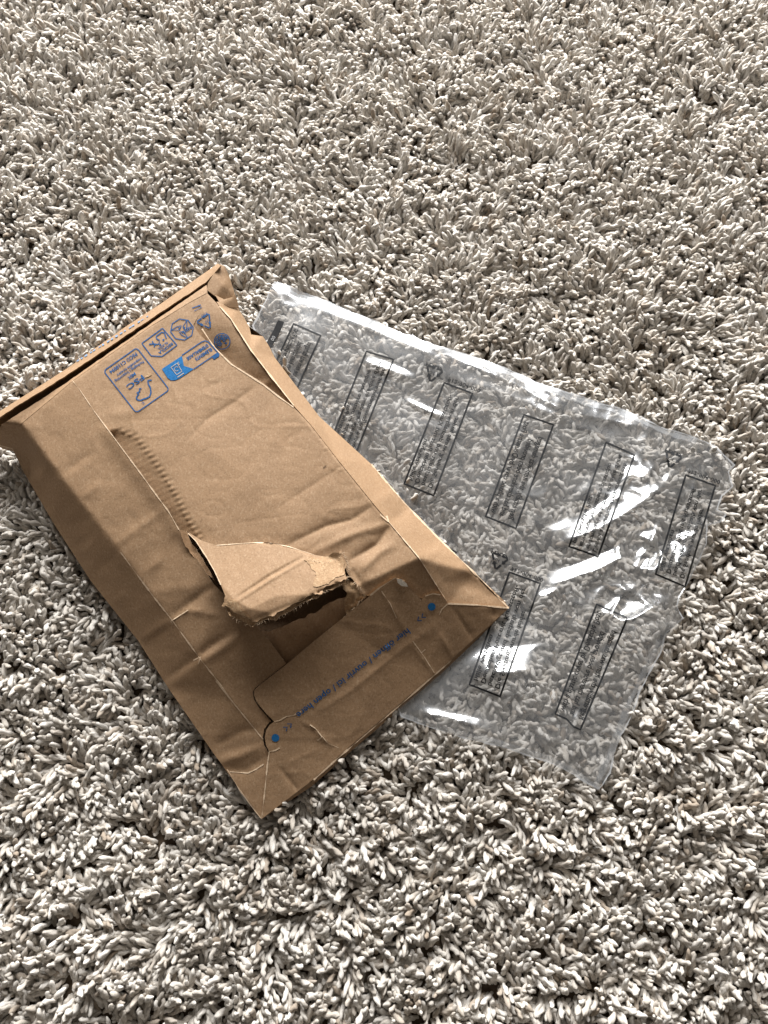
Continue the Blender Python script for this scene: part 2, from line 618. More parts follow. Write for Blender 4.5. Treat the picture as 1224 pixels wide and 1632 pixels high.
at = me.attributes.new('scl', 'FLOAT_VECTOR', 'POINT')
at.data.foreach_set('vector', scl.astype(np.float32).ravel())
at = me.attributes.new('idx', 'INT', 'POINT')
at.data.foreach_set('value', rng.integers(0, NV, n).astype(np.int32))
pile = bpy.data.objects.new('carpet_pile', me); C.objects.link(pile)
tag(pile, 'thick light beige shag carpet pile of twisted yarn tufts', 'carpet', kind='stuff')
ng = bpy.data.node_groups.new('pile', 'GeometryNodeTree')
ng.interface.new_socket('Geometry', in_out='INPUT', socket_type='NodeSocketGeometry')
ng.interface.new_socket('Geometry', in_out='OUTPUT', socket_type='NodeSocketGeometry')
gi = ng.nodes.new('NodeGroupInput'); go = ng.nodes.new('NodeGroupOutput')
ip = ng.nodes.new('GeometryNodeInstanceOnPoints'); ci = ng.nodes.new('GeometryNodeCollectionInfo')
ci.inputs['Collection'].default_value = lib
ci.inputs['Separate Children'].default_value = True
ci.inputs['Reset Children'].default_value = True
ip.inputs['Pick Instance'].default_value = True


def nattr(name, typ):
    a = ng.nodes.new('GeometryNodeInputNamedAttribute'); a.data_type = typ; a.inputs['Name'].default_value = name
    return [s for s in a.outputs if s.enabled and s.name == 'Attribute'][0]


er = ng.nodes.new('FunctionNodeEulerToRotation')
ng.links.new(nattr('rot', 'FLOAT_VECTOR'), er.inputs[0])
ng.links.new(gi.outputs[0], ip.inputs['Points'])
ng.links.new(ci.outputs[0], ip.inputs['Instance'])
ng.links.new(nattr('idx', 'INT'), ip.inputs['Instance Index'])
ng.links.new(er.outputs[0], ip.inputs['Rotation'])
ng.links.new(nattr('scl', 'FLOAT_VECTOR'), ip.inputs['Scale'])
ng.links.new(ip.outputs[0], go.inputs[0])
md = pile.modifiers.new('pile', 'NODES'); md.node_group = ng

# ------------------------------------------------------------------ cardboard mailer: height field (photo px, px, mm)
outerL = [(-16, 705, 10), (20, 715, 9), (38, 753, 8), (86, 835, 8), (144, 925, 8), (220, 1021, 7.5), (268, 1096, 7), (340, 1200, 6), (417, 1305, 5)]
creaseB = [(34, 675, 28), (96, 760, 27.5), (148, 825, 26.5), (192, 880, 25.5), (240, 945, 23.5), (274, 988, 22), (319, 1050, 21), (353, 1093, 17), (371, 1119, 15.3), (423, 1180, 12)]
lineL = [(117, 606, 31), (150, 655, 31.3), (174, 687, 31.5), (194, 714, 31.7), (223, 753, 31.8), (255, 797, 31.5), (285, 844, 31), (340, 930, 31), (424, 1014, 26), (457, 1056, 22)]
foldF = [(34, 675, 28), (117, 606, 31), (165, 572, 31), (240, 520, 31), (329, 465, 31)]
ridge = [(329, 465, 31), (350, 488, 31.5), (368, 508, 32), (400, 558, 32), (429, 596, 32), (468, 646, 32.5), (497, 679, 32.5), (538, 732, 33), (597, 805, 33), (620, 832, 32.5), (668, 889, 34), (714, 962, 18)]
slit = [(-16, 686, 28), (4, 674, 28), (113, 603, 28), (213, 533, 28), (329, 452, 28.5), (342, 440, 28)]
outerR = [(351, 421, 24), (365, 439, 22), (375, 474, 18), (380, 492, 15), (397, 520, 13), (419, 536, 12), (438, 570, 11), (509, 664, 10.5), (592, 740, 10), (645, 802, 10), (696, 855, 12), (755, 912, 13), (811, 969, 6)]
bottomE = [(811, 969, 6), (700, 1068, 5.5), (560, 1187, 5), (493, 1247, 5), (417, 1305, 5)]
foldM = [(319, 1050, 21), (424, 1014, 26), (500, 965, 31), (590, 925, 34), (668, 889, 34)]
diagL = [(423, 1180, 12), (417, 1305, 5)]
diagR = [(714, 962, 17), (811, 969, 6)]
tabline = [(423, 1180, 12), (520, 1108, 13.6), (610, 1040, 15.2), (714, 962, 17)]
plate = [(300, 700, 32.5), (400, 760, 33.5), (470, 850, 33.5), (350, 561, 31.5), (420, 613, 32), (560, 860, 33), (250, 600, 31.5), (350, 850, 32.5)]
base = Net([outerL, creaseB, lineL, foldF, ridge, slit, outerR, bottomE, foldM, diagL, diagR, tabline], plate)


def bump(px, py, line, h, w, taper=True, sharp=False):
    d, f = dline(px, py, line)
    t = np.sin(np.pi * np.clip(f, .02, .98)) ** .5 if taper else 1
    if sharp == 2:
        return h * t ** .5 * (np.sqrt(np.clip(1 - d / w, 0, 1) ** 2 + .02) - .14)
    return h * t * (np.exp(-d / w) if sharp else np.exp(-(d / w) ** 2))


DENTS = [  # line, height mm, width px, sharp
    ([(270, 985), (330, 940), (365, 925)], -1.6, 6, 1), ([(274, 990), (300, 972), (352, 980)], 1.2, 6, 1),
    ([(222, 1022), (275, 985)], 1.3, 7, 1), ([(262, 1085), (315, 1045), (350, 1020), (380, 1005)], -2.2, 8, 1),
    ([(318, 1055), (350, 1035), (390, 1005)], 1.5, 7, 0), ([(100, 757), (130, 732), (150, 722)], -.9, 6, 1),
    ([(130, 795), (160, 770)], .8, 6, 1), ([(160, 720), (150, 700), (140, 690)], .5, 5, 1), ([(183, 870), (230, 835), (262, 812)], .9, 7, 1),
    ([(205, 810), (215, 840)], -.6, 5, 1), ([(225, 915), (262, 890)], .7, 7, 1), ([(186, 960), (207, 940)], .5, 6, 1), ([(100, 840), (120, 812)], .6, 6, 1),
    ([(300, 700), (330, 668), (375, 640), (412, 612)], -.9, 7, 1), ([(318, 622), (345, 612), (370, 605)], -.4, 7, 1),
    ([(440, 812), (500, 772), (545, 742)], -.55, 6, 1), ([(250, 640), (215, 655), (160, 665)], .4, 8, 0),
    ([(455, 870), (520, 838), (560, 828), (597, 805)], -2.0, 9, 1), ([(490, 885), (560, 852), (640, 828)], 1.0, 7, 0),
    ([(555, 895), (600, 868), (622, 836)], -3.0, 10, 1), ([(575, 910), (605, 880), (630, 865)], 1.2, 7, 0),
    ([(560, 905), (575, 930), (585, 945)], -1.5, 8, 1), ([(600, 800), (625, 788), (645, 800)], 1.5, 9, 0),
    ([(618, 832), (640, 822), (650, 806)], -2.6, 10, 1), ([(668, 889), (700, 878), (735, 888), (760, 912)], 1.8, 9, 0),
    ([(720, 930), (740, 925), (790, 955)], -2.0, 14, 0), ([(695, 905), (712, 935)], -.8, 8, 1),
    ([(740, 957), (760, 945), (780, 965)], .6, 7, 1), ([(722, 968), (745, 1005), (757, 1022)], -1.1, 4, 1), ([(786, 970), (788, 985)], -1.2, 5, 1),
    ([(700, 1008), (715, 1035), (722, 1050)], .9, 4, 1), ([(605, 938), (635, 985), (655, 1020)], .7, 5, 1), ([(655, 1025), (690, 1072), (697, 1080)], .8, 4, 1),
    ([(445, 1222), (476, 1262)], -1.2, 4, 1), ([(500, 1140), (560, 1100), (640, 1035), (690, 1000)], .8, 6, 1),
    ([(340, 1190), (385, 1165), (415, 1160)], -1.6, 9, 1), ([(355, 1225), (390, 1228), (425, 1205)], -1.8, 8, 1), ([(345, 1215), (380, 1205), (415, 1190)], 1.4, 7, 0),
    ([(478, 1148), (500, 1160), (515, 1178), (535, 1192)], .9, 4, 1), ([(460, 1215), (505, 1195)], .5, 5, 1),
    ([(380, 492), (420, 540)], .8, 6, 0), ([(403, 575), (440, 570)], -.7, 7, 1), ([(510, 720), (550, 700)], .5, 7, 1),
    ([(20, 715), (30, 690), (36, 678)], 1.2, 5, 0), ([(45, 760), (50, 715)], -1.3, 6, 0), ([(60, 775), (75, 735)], 1.0, 7, 0),
    ([(160, 905), (185, 885)], -.8, 7, 1), ([(235, 1020), (268, 1000)], -.9, 8, 1), ([(120, 870), (150, 850)], -.5, 7, 0),
    ([(345, 1085), (405, 1160)], .4, 4, 1),
]


def dents(px, py):
    z = 0 * px
    for l, h, w, s in DENTS:
        z = z + bump(px, py, l, h, w, True, s)
    z = z + (vnoise(px, py, 60, 21) - .5) * .5 + (vnoise(px, py, 19, 22) - .5) * .2 + (vnoise(px, py, 8, 23) - .5) * .12
    return z


def zb(px, py):
    px = np.asarray(px, float); py = np.asarray(py, float)
    z0 = base(px, py)
    # soften the folds a little: average of nearby samples
    k = 3.0
    z1 = (base(px + k, py) + base(px - k, py) + base(px, py + k) + base(px, py - k)) * .25
    return .4 * z0 + .6 * z1 + dents(px, py) + .22 * (1 - np.abs(vnoise(px, py, 60, 81) * 2 - 1)) ** 14 - .16 * (1 - np.abs(vnoise(px * .8, py * 1.3, 34, 82) * 2 - 1)) ** 12


box = empty('cardboard_mailer', tuple(cast(400, 870, 0.0)))
box.location.z = 0
bpy.context.view_layer.update()
tag(box, 'torn brown cardboard mailer with blue print lying on the clear bag', 'cardboard box')


def attach(o):
    o.matrix_parent_inverse = box.matrix_world.inverted()
    return o


P2 = lambda ch: [p[:2] for p in ch]
xy = P2
# bottom sheet and side walls
outl = xy(outerL) + [(417, 1305)] + xy(bottomE)[::-1][1:] + xy(outerR)[::-1][1:]
outl_t = cast([p[0] for p in outl], [p[1] for p in outl], base(np.array([p[0] for p in outl], float), np.array([p[1] for p in outl], float)) * .001)
cen = outl_t[:, :2].mean(0)
low = outl_t.copy()
low[:, :2] = cen + (low[:, :2] - cen) * .968
low[:, 2] = .0022
low2 = low.copy(); low2[:, 2] = .0012
nn = len(outl)
attach(link_mesh('bottom_panel', np.concatenate([low, low2]),
       [tuple(range(nn))] + [tuple(reversed(range(nn, 2 * nn)))] + [(k, (k + 1) % nn, (k + 1) % nn + nn, k + nn) for k in range(nn)], M_kraft, box, False))
mid = outl_t.copy(); mid[:, 2] -= .0012
dn = np.array([outl_t[:, 0] - cen[0], outl_t[:, 1] - cen[1]]).T
for k, (x, y) in enumerate(outl):
    if dline(np.array([float(x)]), np.array([float(y)]), xy(bottomE))[0][0] < 3 and 430 < x < 790:
        mid[k, 0] += .0016; mid[k, 1] -= .0022; mid[k, 2] -= .002
wall = np.concatenate([outl_t, mid, low])
wf = [(k + a * nn, (k + 1) % nn + a * nn, (k + 1) % nn + (a + 1) * nn, k + (a + 1) * nn) for k in range(nn) for a in (0, 1)]
wv = link_mesh('side_wall', wall, [tuple(reversed(f)) for f in wf], M_kraft, box, False)
attach(wv)

# inner panel lies below the printed lid and shows through the tear
inner_out = ragged([(402, 1008), (428, 1006), (455, 996), (485, 984), (512, 968), (538, 956), (560, 946)], 2.5, 9, 27) + [(600, 930), (625, 945), (600, 975), (470, 1080), (400, 1045)]
attach(sheet('inner_panel', inner_out,
             lambda x, y: base(x, y) - 4.0 - 6 * np.exp(-(dline(x, y, [(402, 1008), (455, 996), (512, 968), (560, 946)])[0] / 22)) + (vnoise(x, y, 14, 31) - .5) * .8,
             M_inner, box, 5))

# left side panel: strip of lid plus the steep side below its crease
tornL = [(117, 606), (150, 655), (174, 687), (194, 714), (223, 753), (255, 797), (268, 814), (285, 844)]
side_out = xy(outerL)[:-1] + [(417, 1305), (428, 1200), (421, 1188), (418.5, 1176), (421, 1162), (427.5, 1152.5), (431, 1149.5), (422.5, 1138.5), (411.5, 1126), (405, 1116), (402.6, 1103), (406.3, 1096), (413.6, 1090.5), (456, 1057.5)] \
    + [(424, 1014), (372, 962), (340, 930), (310, 885)] + ragged(tornL[::-1], .7, 9, 4)[0:] + [(117, 606), (34, 675), (-16, 684)]


def z_side(x, y):
    return zb(x, y) + 1.6 * np.exp(-(dline(x, y, tornL[2:])[0] / 14) ** 2) * (y > 640)


attach(sheet('left_side_panel', side_out, z_side, M_kraft, box, 5, [xy(creaseB), [(424, 1014), (372, 962), (340, 930)]], .0012, 4, M_pale))

# lid
TOPEDGE = [(345, 557), (368, 580), (395, 597), (420, 613), (444, 632), (468, 649)]
HINGE = [(300, 848), (322, 862), (345, 869), (400, 865), (430, 865), (460, 871), (500, 884), (536, 890)]
tearR = [(536, 890), (549, 900), (556, 918), (566, 928), (572, 943), (583, 948)]
lid_out = [(117, 606), (165, 572), (240, 520), (300, 483), (318, 500), (308, 518), (318, 533)] + TOPEDGE \
    + [(497, 679), (538, 732), (597, 805), (620, 832), (668, 889), (714, 962), (690, 962), (640, 940), (612, 952), (592, 950)] \
    + ragged(tearR[::-1], 1.6, 8, 5) + HINGE[::-1][1:] + [(280, 850), (262, 822), (240, 795), (212, 756), (185, 718), (166, 690), (142, 658), (113, 612)]
TL = [(174, 687), (194, 714), (223, 753), (255, 797), (285, 844), (300, 862)]


def z_lid(x, y):
    z = zb(x, y)
    d, f = dline(x, y, TL)
    # crimped glue line: the lid dips under the left strip, with teeth along the dip
    c_ = (x * .42 + y * .9) / 8.8 * 2 * math.pi
    sq = .5 + .5 * np.tanh(2.2 * np.sin(c_ + 1.2 * (vnoise(x, y, 40, 77) - .5)))
    w0 = 6 + 22 * np.clip(f / .16, 0, 1) ** .8 * (1 - .45 * np.clip((f - .45) / .5, 0, 1))
    t = np.clip(1 - d / w0, 0, 1)
    on = np.clip(f / .05, 0, 1) * (y > 660)
    z = z - 3.0 * t ** .8 * on - (.62 * sq * np.clip(1 - np.abs(d - w0 - 1) / 9, 0, 1) + .12 * sq * t) * on
    dd = dline(x, y, [(300, 500), (325, 520), (345, 557)])[0]
    return z


attach(sheet('lid_panel', lid_out, z_lid, M_kraft, box, 2.7, [TL], .0012, 3, M_pale))

# valley sheet right of the lid edge, dipping away from the ridge
val_out = [(300, 483), (329, 466), (350, 488), (368, 508), (400, 558), (429, 596), (468, 646), (474, 660), (455, 655), (430, 632), (405, 616), (380, 602), (355, 582), (330, 560), (310, 540), (300, 520)]


def z_val(x, y):
    d, f = dline(x, y, TOPEDGE)
    dr, fr_ = dline(x, y, xy(ridge)[:6])
    z = zb(x, y)
    t = np.clip(dr / (dr + d + 1e-3), 0, 1)
    dip = 5.0 * np.clip((y - 520) / 45, 0, 1) * np.clip((665 - y) / 60, .2, 1)
    return z - dip * t - .9 * np.clip((y - 500) / 30, 0, 1) + 1.0 * np.exp(-(dline(x, y, [(420, 612), (432, 606)])[0] / 6) ** 2)


attach(sheet('inner_flap', val_out, z_val, M_kraft, box, 4, (), .0012, 3))

# right side panel
right_out = [(345, 481), (350, 488), (368, 508), (400, 558), (429, 596), (468, 646), (497, 679), (538, 732), (597, 805), (620, 832), (668, 889), (714, 962), (811, 969)] \
    + [(803, 957), (755, 912), (696, 855), (645, 802), (592, 740), (509, 664), (438, 570), (429, 552), (419, 536), (400, 533), (397, 520), (388, 505), (380, 492), (376, 480)]
attach(sheet('right_side_panel', right_out, lambda x, y: zb(x, y) + .5, M_kraft, box, 4.5, (), .0012, 3, M_pale))

# band between the end slit and the fold, the end flap beyond the slit, the gusset at the top corner
band_out = ragged([(-16, 688), (4, 676), (60, 640), (113, 605), (150, 579), (213, 535), (270, 495), (329, 454)], .5, 12, 9)
band_out += [(331, 466), (300, 483), (240, 520), (165, 572), (117, 606), (34, 675), (-16, 690)]
attach(sheet('end_band', band_out, lambda x, y: zb(x, y) + .2, M_kraft, box, 4, (), .0012, 3))
E1 = [(-16, 675.5), (0, 664.5), (30, 645), (60, 627), (112, 594), (150, 569.5), (212, 527), (270, 488.5), (328, 450), (352, 423)]
E2 = [(347, 420), (327, 434), (257, 483), (192, 526), (113, 583), (60, 617), (0, 655), (-16, 664)]
flap_out = ragged(E1, .6, 10, 11) + E2
eN = Net([[(p[0], p[1], 29.5) for p in E1], [(p[0], p[1], 25.5) for p in E2]])
attach(sheet('end_flap', flap_out, lambda x, y: eN(x, y) + (vnoise(x, y, 30, 5) - .5) * .6, M_kraft, box, 4, (), .0015, 3))
# its outer face down to the carpet
A = cast([p[0] for p in E2], [p[1] for p in E2], (12 + 13.5 * LIFT) * .001)
Bt = A.copy(); Bt[:, 2] = .002; Bt[:, 1] -= .004
k = len(E2)
attach(link_mesh('end_wall', np.concatenate([A, Bt]), [(i, i + 1, i + 1 + k, i + k) for i in range(k - 1)], M_kraft, box, False))
gus = [(351, 421), (358, 425), (365, 439), (370, 455), (376, 474), (356, 478), (343, 472), (330, 462), (331, 452), (340, 437), (348, 426)]
gN = Net([[(351, 421, 27), (358, 425, 26), (365, 439, 24), (376, 474, 20), (343, 472, 29), (330, 462, 31.5), (340, 437, 30), (351, 421, 27)]], [(355, 455, 27.5)])
attach(sheet('corner_gusset', gus, lambda x, y: gN(x, y) + (vnoise(x, y, 12, 6) - .5) * .8, M_kraft, box, 4, (), .0012, 3, M_pale))
gus2 = [(343, 470), (357, 477), (376, 472), (381, 490), (366, 489), (352, 486)]
gN2 = Net([[(343, 470, 30), (376, 472, 21.5), (381, 490, 18), (352, 486, 30)]])
attach(sheet('corner_gusset', gus2, gN2, M_kraft, box, 4, (), .0012, 3, M_pale))

# front closing panel with the tear tabs
front_out = [(405, 1108), (405, 1102), (408, 1097), (414, 1092), (455, 1060), (500, 1022), (540, 990), (590, 949), (606, 936), (622, 925), (630, 921), (640, 924), (650, 931), (671, 956),
             (678, 950), (688, 946), (697, 946), (704, 949), (710, 955), (714, 962), (760, 964), (811, 969), (700, 1068), (560, 1187), (493, 1247), (417, 1305),
             (422, 1260), (426, 1220), (429, 1198), (424, 1188), (422, 1176), (424, 1164), (430, 1155), (437, 1150), (425, 1138), (414, 1125), (408, 1116)]
attach(sheet('front_panel', front_out, lambda x, y: zb(x, y) + 1.9 + 1.6 * bump(x, y, [(632, 922), (648, 928)], 1, 7),
             M_kraft, box, 3.2, [xy(tabline)], .0014, 3, M_pale))

# torn and lifted flap
f_out = HINGE + ragged([(536, 890), (543, 874), (546, 882), (553, 900), (549, 910), (553, 921)], 1.2, 6, 12)[1:] \
    + ragged([(553, 921), (535, 930), (515, 937), (511, 945), (497, 947), (470, 962), (440, 979), (425, 980), (402, 991), (388, 985), (372, 976), (358, 962), (360, 950)], 2.4, 9, 13)[1:] \
    + [(352, 932), (342, 910), (328, 886), (312, 862)]
fh = lambda ch: [(a_, b_, c_ if c_ < 35 else 35 + (c_ - 35) * .9) for a_, b_, c_ in ch]
fN = Net([fh([(300, 848, 32), (345, 869, 34.5), (400, 865, 35), (460, 871, 35), (500, 884, 34.5), (536, 890, 34)]),
          fh([(375, 957, 45), (430, 920, 42), (490, 886, 36.5)]),
          fh([(300, 848, 32), (328, 886, 36), (352, 932, 41), (358, 962, 43), (372, 976, 44), (402, 991, 44), (440, 979, 45), (497, 947, 43.5), (515, 937, 42), (553, 921, 38), (553, 900, 37), (546, 882, 35.5)])],
         fh([(440, 950, 45), (400, 970, 46), (500, 915, 40)]))


def z_flap(x, y):
    # the flap stands a few millimetres proud of the lid
    e = dline(x, y, [(553, 921), (515, 937), (470, 962), (402, 991), (372, 976), (358, 962)])[0]
    return fN(x, y) + (vnoise(x, y, 14, 41) - .5) * .35 - .8 * np.exp(-(e / 5) ** 1.5) + bump(x, y, [(376, 960), (431, 924), (491, 889)], .7, 2.5, True, False) - bump(x, y, [(374, 955), (429, 918.5), (488.5, 885)], 1.1, 2.5, True, False) + .3


attach(sheet('torn_flap', f_out, z_flap, M_kraft, box, 2.4, [[(374, 955), (429, 918.5), (488.5, 885)], [(376, 960), (431, 924), (491, 889)]], .0010, 2.5, M_pale))
# exposed layers of fibre along the tear
lower = [(555, 922), (534, 936), (516, 944), (500, 953), (470, 969), (440, 986), (424, 987), (403, 998), (385, 992), (368, 981), (354, 965)]
upper = [(360, 955), (378, 968), (400, 978), (436, 966), (470, 949), (505, 930), (540, 905)]
attach(sheet('torn_fibre_layer', ragged(lower, 3.0, 10, 15) + upper, lambda x, y: fN(x, y) - 1.3 - .10 * np.abs(dline(x, y, upper)[0]) + (vnoise(x, y, 6, 42) - .5) * 1.4, M_fibre, box, 3, (), .0008, 2.5, M_pale))
# brown inner fibre lying bare on the right part of the flap and round the slit
bare = ragged([(486, 893), (520, 886), (540, 878), (550, 900), (549, 916), (520, 930), (500, 934), (505, 915)], 3.6, 8, 16, True)
attach(sheet('bare_fibre_patch', bare, lambda x, y: z_flap(x, y) + .35, M_fibre, box, 3, (), .0003, 2.5))
bare2 = ragged([(376, 957), (366, 952), (358, 962), (372, 975), (384, 981), (400, 986), (384, 968)], 1.2, 7, 17, True)
attach(sheet('bare_fibre_patch', bare2, lambda x, y: z_flap(x, y) + .35, M_fibre, box, 3, (), .0003, 2.5))
# back layer curling out left of the flap
sl = ragged([(286, 843), (296, 846), (304, 862), (318, 882), (334, 908), (342, 926), (330, 915), (316, 898), (302, 880), (292, 862)], 1.3, 6, 18, True)
sN = Net([[(286, 843, 34), (302, 880, 31.5), (330, 915, 30), (342, 926, 30)], [(296, 846, 33.5), (318, 882, 29), (334, 908, 27.5)]])
attach(sheet('torn_sliver', sl, sN, M_inner, box, 3, (), .0010, 2.5, M_pale))
sl2 = ragged([(556, 924), (566, 930), (574, 944), (584, 950), (574, 956), (564, 975), (553, 985), (548, 962), (552, 945), (545, 930)], 2.0, 6, 19, True)
attach(sheet('torn_sliver', sl2, lambda x, y: base(x, y) - 1.5 - .06 * (575 - x) + (vnoise(x, y, 7, 44) - .5) * 2.2, M_fibre, box, 3, (), .0008, 2.5, M_pale))

# loose strands of fibre standing out of the torn edges
SV, SF = [], []
def strand(px, py, z, dx, dy, ln, r=.00016):
    a = cast(px, py, z * .001)
    d = Vector((dx, -dy, random.uniform(-.5, .4))).normalized()
    bnd = Vector((random.uniform(-1, 1), random.uniform(-1, 1), random.uniform(-1, .3))) * .5
    p = Vector(a)
    sd = d.cross(Vector((0, 0, 1))).normalized(); up = sd.cross(d)
    o = len(SV)
    for k in range(4):
        w = r * (1 - k / 3.4)
        for q in range(3):
            aa = q * 2.094
            SV.append(tuple(p + sd * math.cos(aa) * w + up * math.sin(aa) * w))
        p = p + (d + bnd * (k / 3)) * ln / 3
    for k in range(3):
        for q in range(3):
            SF.append((o + k * 3 + q, o + k * 3 + (q + 1) % 3, o + (k + 1) * 3 + (q + 1) % 3, o + (k + 1) * 3 + q))


for path, nst, out_, lmax in ((lower, 90, (.3, 1), .0022), ([(536, 890), (546, 882), (553, 900), (553, 921)], 60, (1, .2), .003), (sl[:12], 60, (-.6, .8), .0022),
                              ([(566, 928), (583, 948), (560, 975), (548, 984)], 60, (-.3, 1), .003), ([(490, 893), (520, 897), (545, 890)], 40, (-1, -.2), .0015)):
    pd = dense(path, 1.5)
    for _ in range(nst):
        x, y = random.choice(pd)
        x += random.uniform(-1, 1); y += random.uniform(-2, 1)
        zz = float(fN(np.array([x]), np.array([y]))[0]) - 2.6 + random.uniform(-.5, 1.2) if path is lower or path[0] == (536, 890) or path[0][0] == 490 else (31 if path[0][0] < 400 else float(base(np.array([x]), np.array([y]))[0]) - 1)
        if path[0][0] == 490: zz += 3.6
        strand(x, y, zz, out_[0] + random.uniform(-.8, .8), out_[1] + random.uniform(-.8, .8), random.uniform(.3, 1) * lmax)
tag(attach(link_mesh('torn_fibre_strands', SV, SF, M_pale, box)), kind='stuff')

# worn pale fibre along creases and cut edges
wear = [
    (xy(creaseB)[3:9], 1.5, .95, z_side), ([(344, 1085), (371, 1119), (419, 1178)], 2.0, .5, z_side), (tornL[1:], 1.5, .8, z_side),
    (TOPEDGE, 2.0, .45, z_lid), ([(429, 1198), (426, 1220), (422, 1260), (417, 1305)], 1.7, .9, lambda x, y: zb(x, y) + 1.9),
    ([(714, 962), (760, 964), (811, 969)], 1.8, .7, lambda x, y: zb(x, y) + 1.9), ([(592, 740), (645, 802), (696, 855), (755, 912), (811, 969)], 2.0, .7, lambda x, y: zb(x, y) + .5),
    ([(678, 950), (690, 946), (702, 948)], 1.6, .7, lambda x, y: zb(x, y) + 1.9), ([(714, 962), (704, 971), (700, 980)], 1.0, .9, lambda x, y: zb(x, y) + 1.9),
    ([(429, 1198), (438, 1196), (446, 1192)], 2.0, .7, lambda x, y: zb(x, y) + 1.9), ([(437, 1150), (446, 1148), (456, 1142), (468, 1140), (480, 1134)], 1.2, .8, lambda x, y: zb(x, y) + 1.9),
    ([(494, 1155), (503, 1161), (513, 1174)], 1.8, .6, lambda x, y: zb(x, y) + 1.9), ([(506, 1180), (514, 1174), (522, 1184), (540, 1192)], 1.2, .7, lambda x, y: zb(x, y) + 1.9),
    ([(658, 1022), (675, 1045), (692, 1072)], 1.2, .7, lambda x, y: zb(x, y) + 1.9), ([(672, 1040), (678, 1035)], 1.2, .4, lambda x, y: zb(x, y) + 1.9),
    ([(608, 942), (622, 962), (632, 985)], .9, .8, lambda x, y: zb(x, y) + 1.9), ([(590, 949), (606, 936), (630, 921), (645, 926)], 1.5, .8, lambda x, y: zb(x, y) + 2.2),
    ([(366, 1230), (395, 1232), (408, 1226), (420, 1218)], 1.6, .8, z_side), ([(362, 1226), (380, 1256), (400, 1284), (416, 1304)], 1.2, .8, z_side),
    ([(350, 488), (368, 508), (400, 558), (429, 596), (468, 646)], 1.8, .6, lambda x, y: zb(x, y) + .5), ([(620, 832), (668, 889), (712, 958)], 1.1, .8, lambda x, y: zb(x, y) + .5),
    ([(606, 820), (620, 832), (616, 822)], 2.0, .6, lambda x, y: zb(x, y) + .5), ([(115, 606), (125, 618), (140, 640), (150, 655)], .9, .8, lambda x, y: z_side(x, y)),
    ([(300, 972), (272, 990), (276, 996)], 1.3, .8, z_side), ([(308, 1052), (320, 1047), (316, 1058)], 1.3, .8, z_side),
    ([(322, 524), (338, 548), (345, 557)], 1.6, .6, z_lid), ([(300, 850), (312, 862), (328, 886), (342, 910), (352, 932)], 1.6, .5, z_flap),
    ([(345, 869), (400, 865), (430, 865), (460, 871), (500, 884)], 1.1, .7, z_flap),
    ([(500, 1243), (540, 1207), (560, 1190), (600, 1156), (650, 1113), (720, 1052)], 1.6, 1.0, lambda x, y: zb(x, y) + 1.9),
]
for k, (ln, w, v, zf) in enumerate(wear):
    pr = Print(); pr.line(ln, w, vary=v, seed=k + 2, step=2.5)
    attach(pr.build('worn_crease', zf, M_pale, box, .25))
pr = Print()
pr.fill([(632, 922), (640, 923), (648, 930), (650, 935), (640, 934), (634, 929)], 3)
attach(pr.build('peeled_paper_bit', lambda x, y: zb(x, y) + 3.7, ink('white_paper', (.6, .55, .48)), box))
pr = Print()
pr.fill([(231, 596), (239, 593), (242, 597), (236, 601), (231, 602)], 3)
attach(pr.build('scuff_hole', z_lid, M_fibre, box, .3))
pr = Print(); pr.line([(515, 746), (520, 742)], 1.2)
attach(pr.build('dark_speck', z_lid, ink('dark_fibre', (.08, .05, .03)), box))

# ------------------------------------------------------------------ blue print on the mailer
# wording on the closing panel
a, b_ = (678, 992), (474, 1146)
xd = unit((663, 1004), (482, 1143)); yd = (xd[1], -xd[0])
z_front = lambda x, y: zb(x, y) + 1.95
pr = Print()
d0 = (652, 998)
pr.text('hier öffnen / ouvrir ici / open here', (649, 1001), xd, yd, 14.5, length=224, bold=.014)
for (cx, cy), s in (((671, 985), 1), ((459, 1158), -1)):
    for q in (-1, 1):
        cc = (cx + xd[0] * 4.2 * q, cy + xd[1] * 4.2 * q)
        tip = (cc[0] + xd[0] * 2.6 * s, cc[1] + xd[1] * 2.6 * s)
        bk = (cc[0] - xd[0] * 2.6 * s, cc[1] - xd[1] * 2.6 * s)
        pr.line([(bk[0] + yd[0] * 4, bk[1] + yd[1] * 4), tip, (bk[0] - yd[0] * 4, bk[1] - yd[1] * 4)], 1.6, step=10)
attach(pr.build('opening_instruction_print', z_front, M_blue, box, .35))
for c_ in ((688, 967), (439, 1176)):
    pr = Print(); pr.circle(c_[0], c_[1], 6.2, n=22)
    attach(pr.build('blue_dot_print', z_front, M_bluefill, box, .3))

# forest label
FX = unit((218, 554), (165, 591)); FY = unit((218, 554), (270, 621))
FO = (218, 554)


def fp(u, v):  # u along reading direction 0..65, v up 0..85
    return (FO[0] + FX[0] * u + FY[0] * v, FO[1] + FX[1] * u + FY[1] * v)


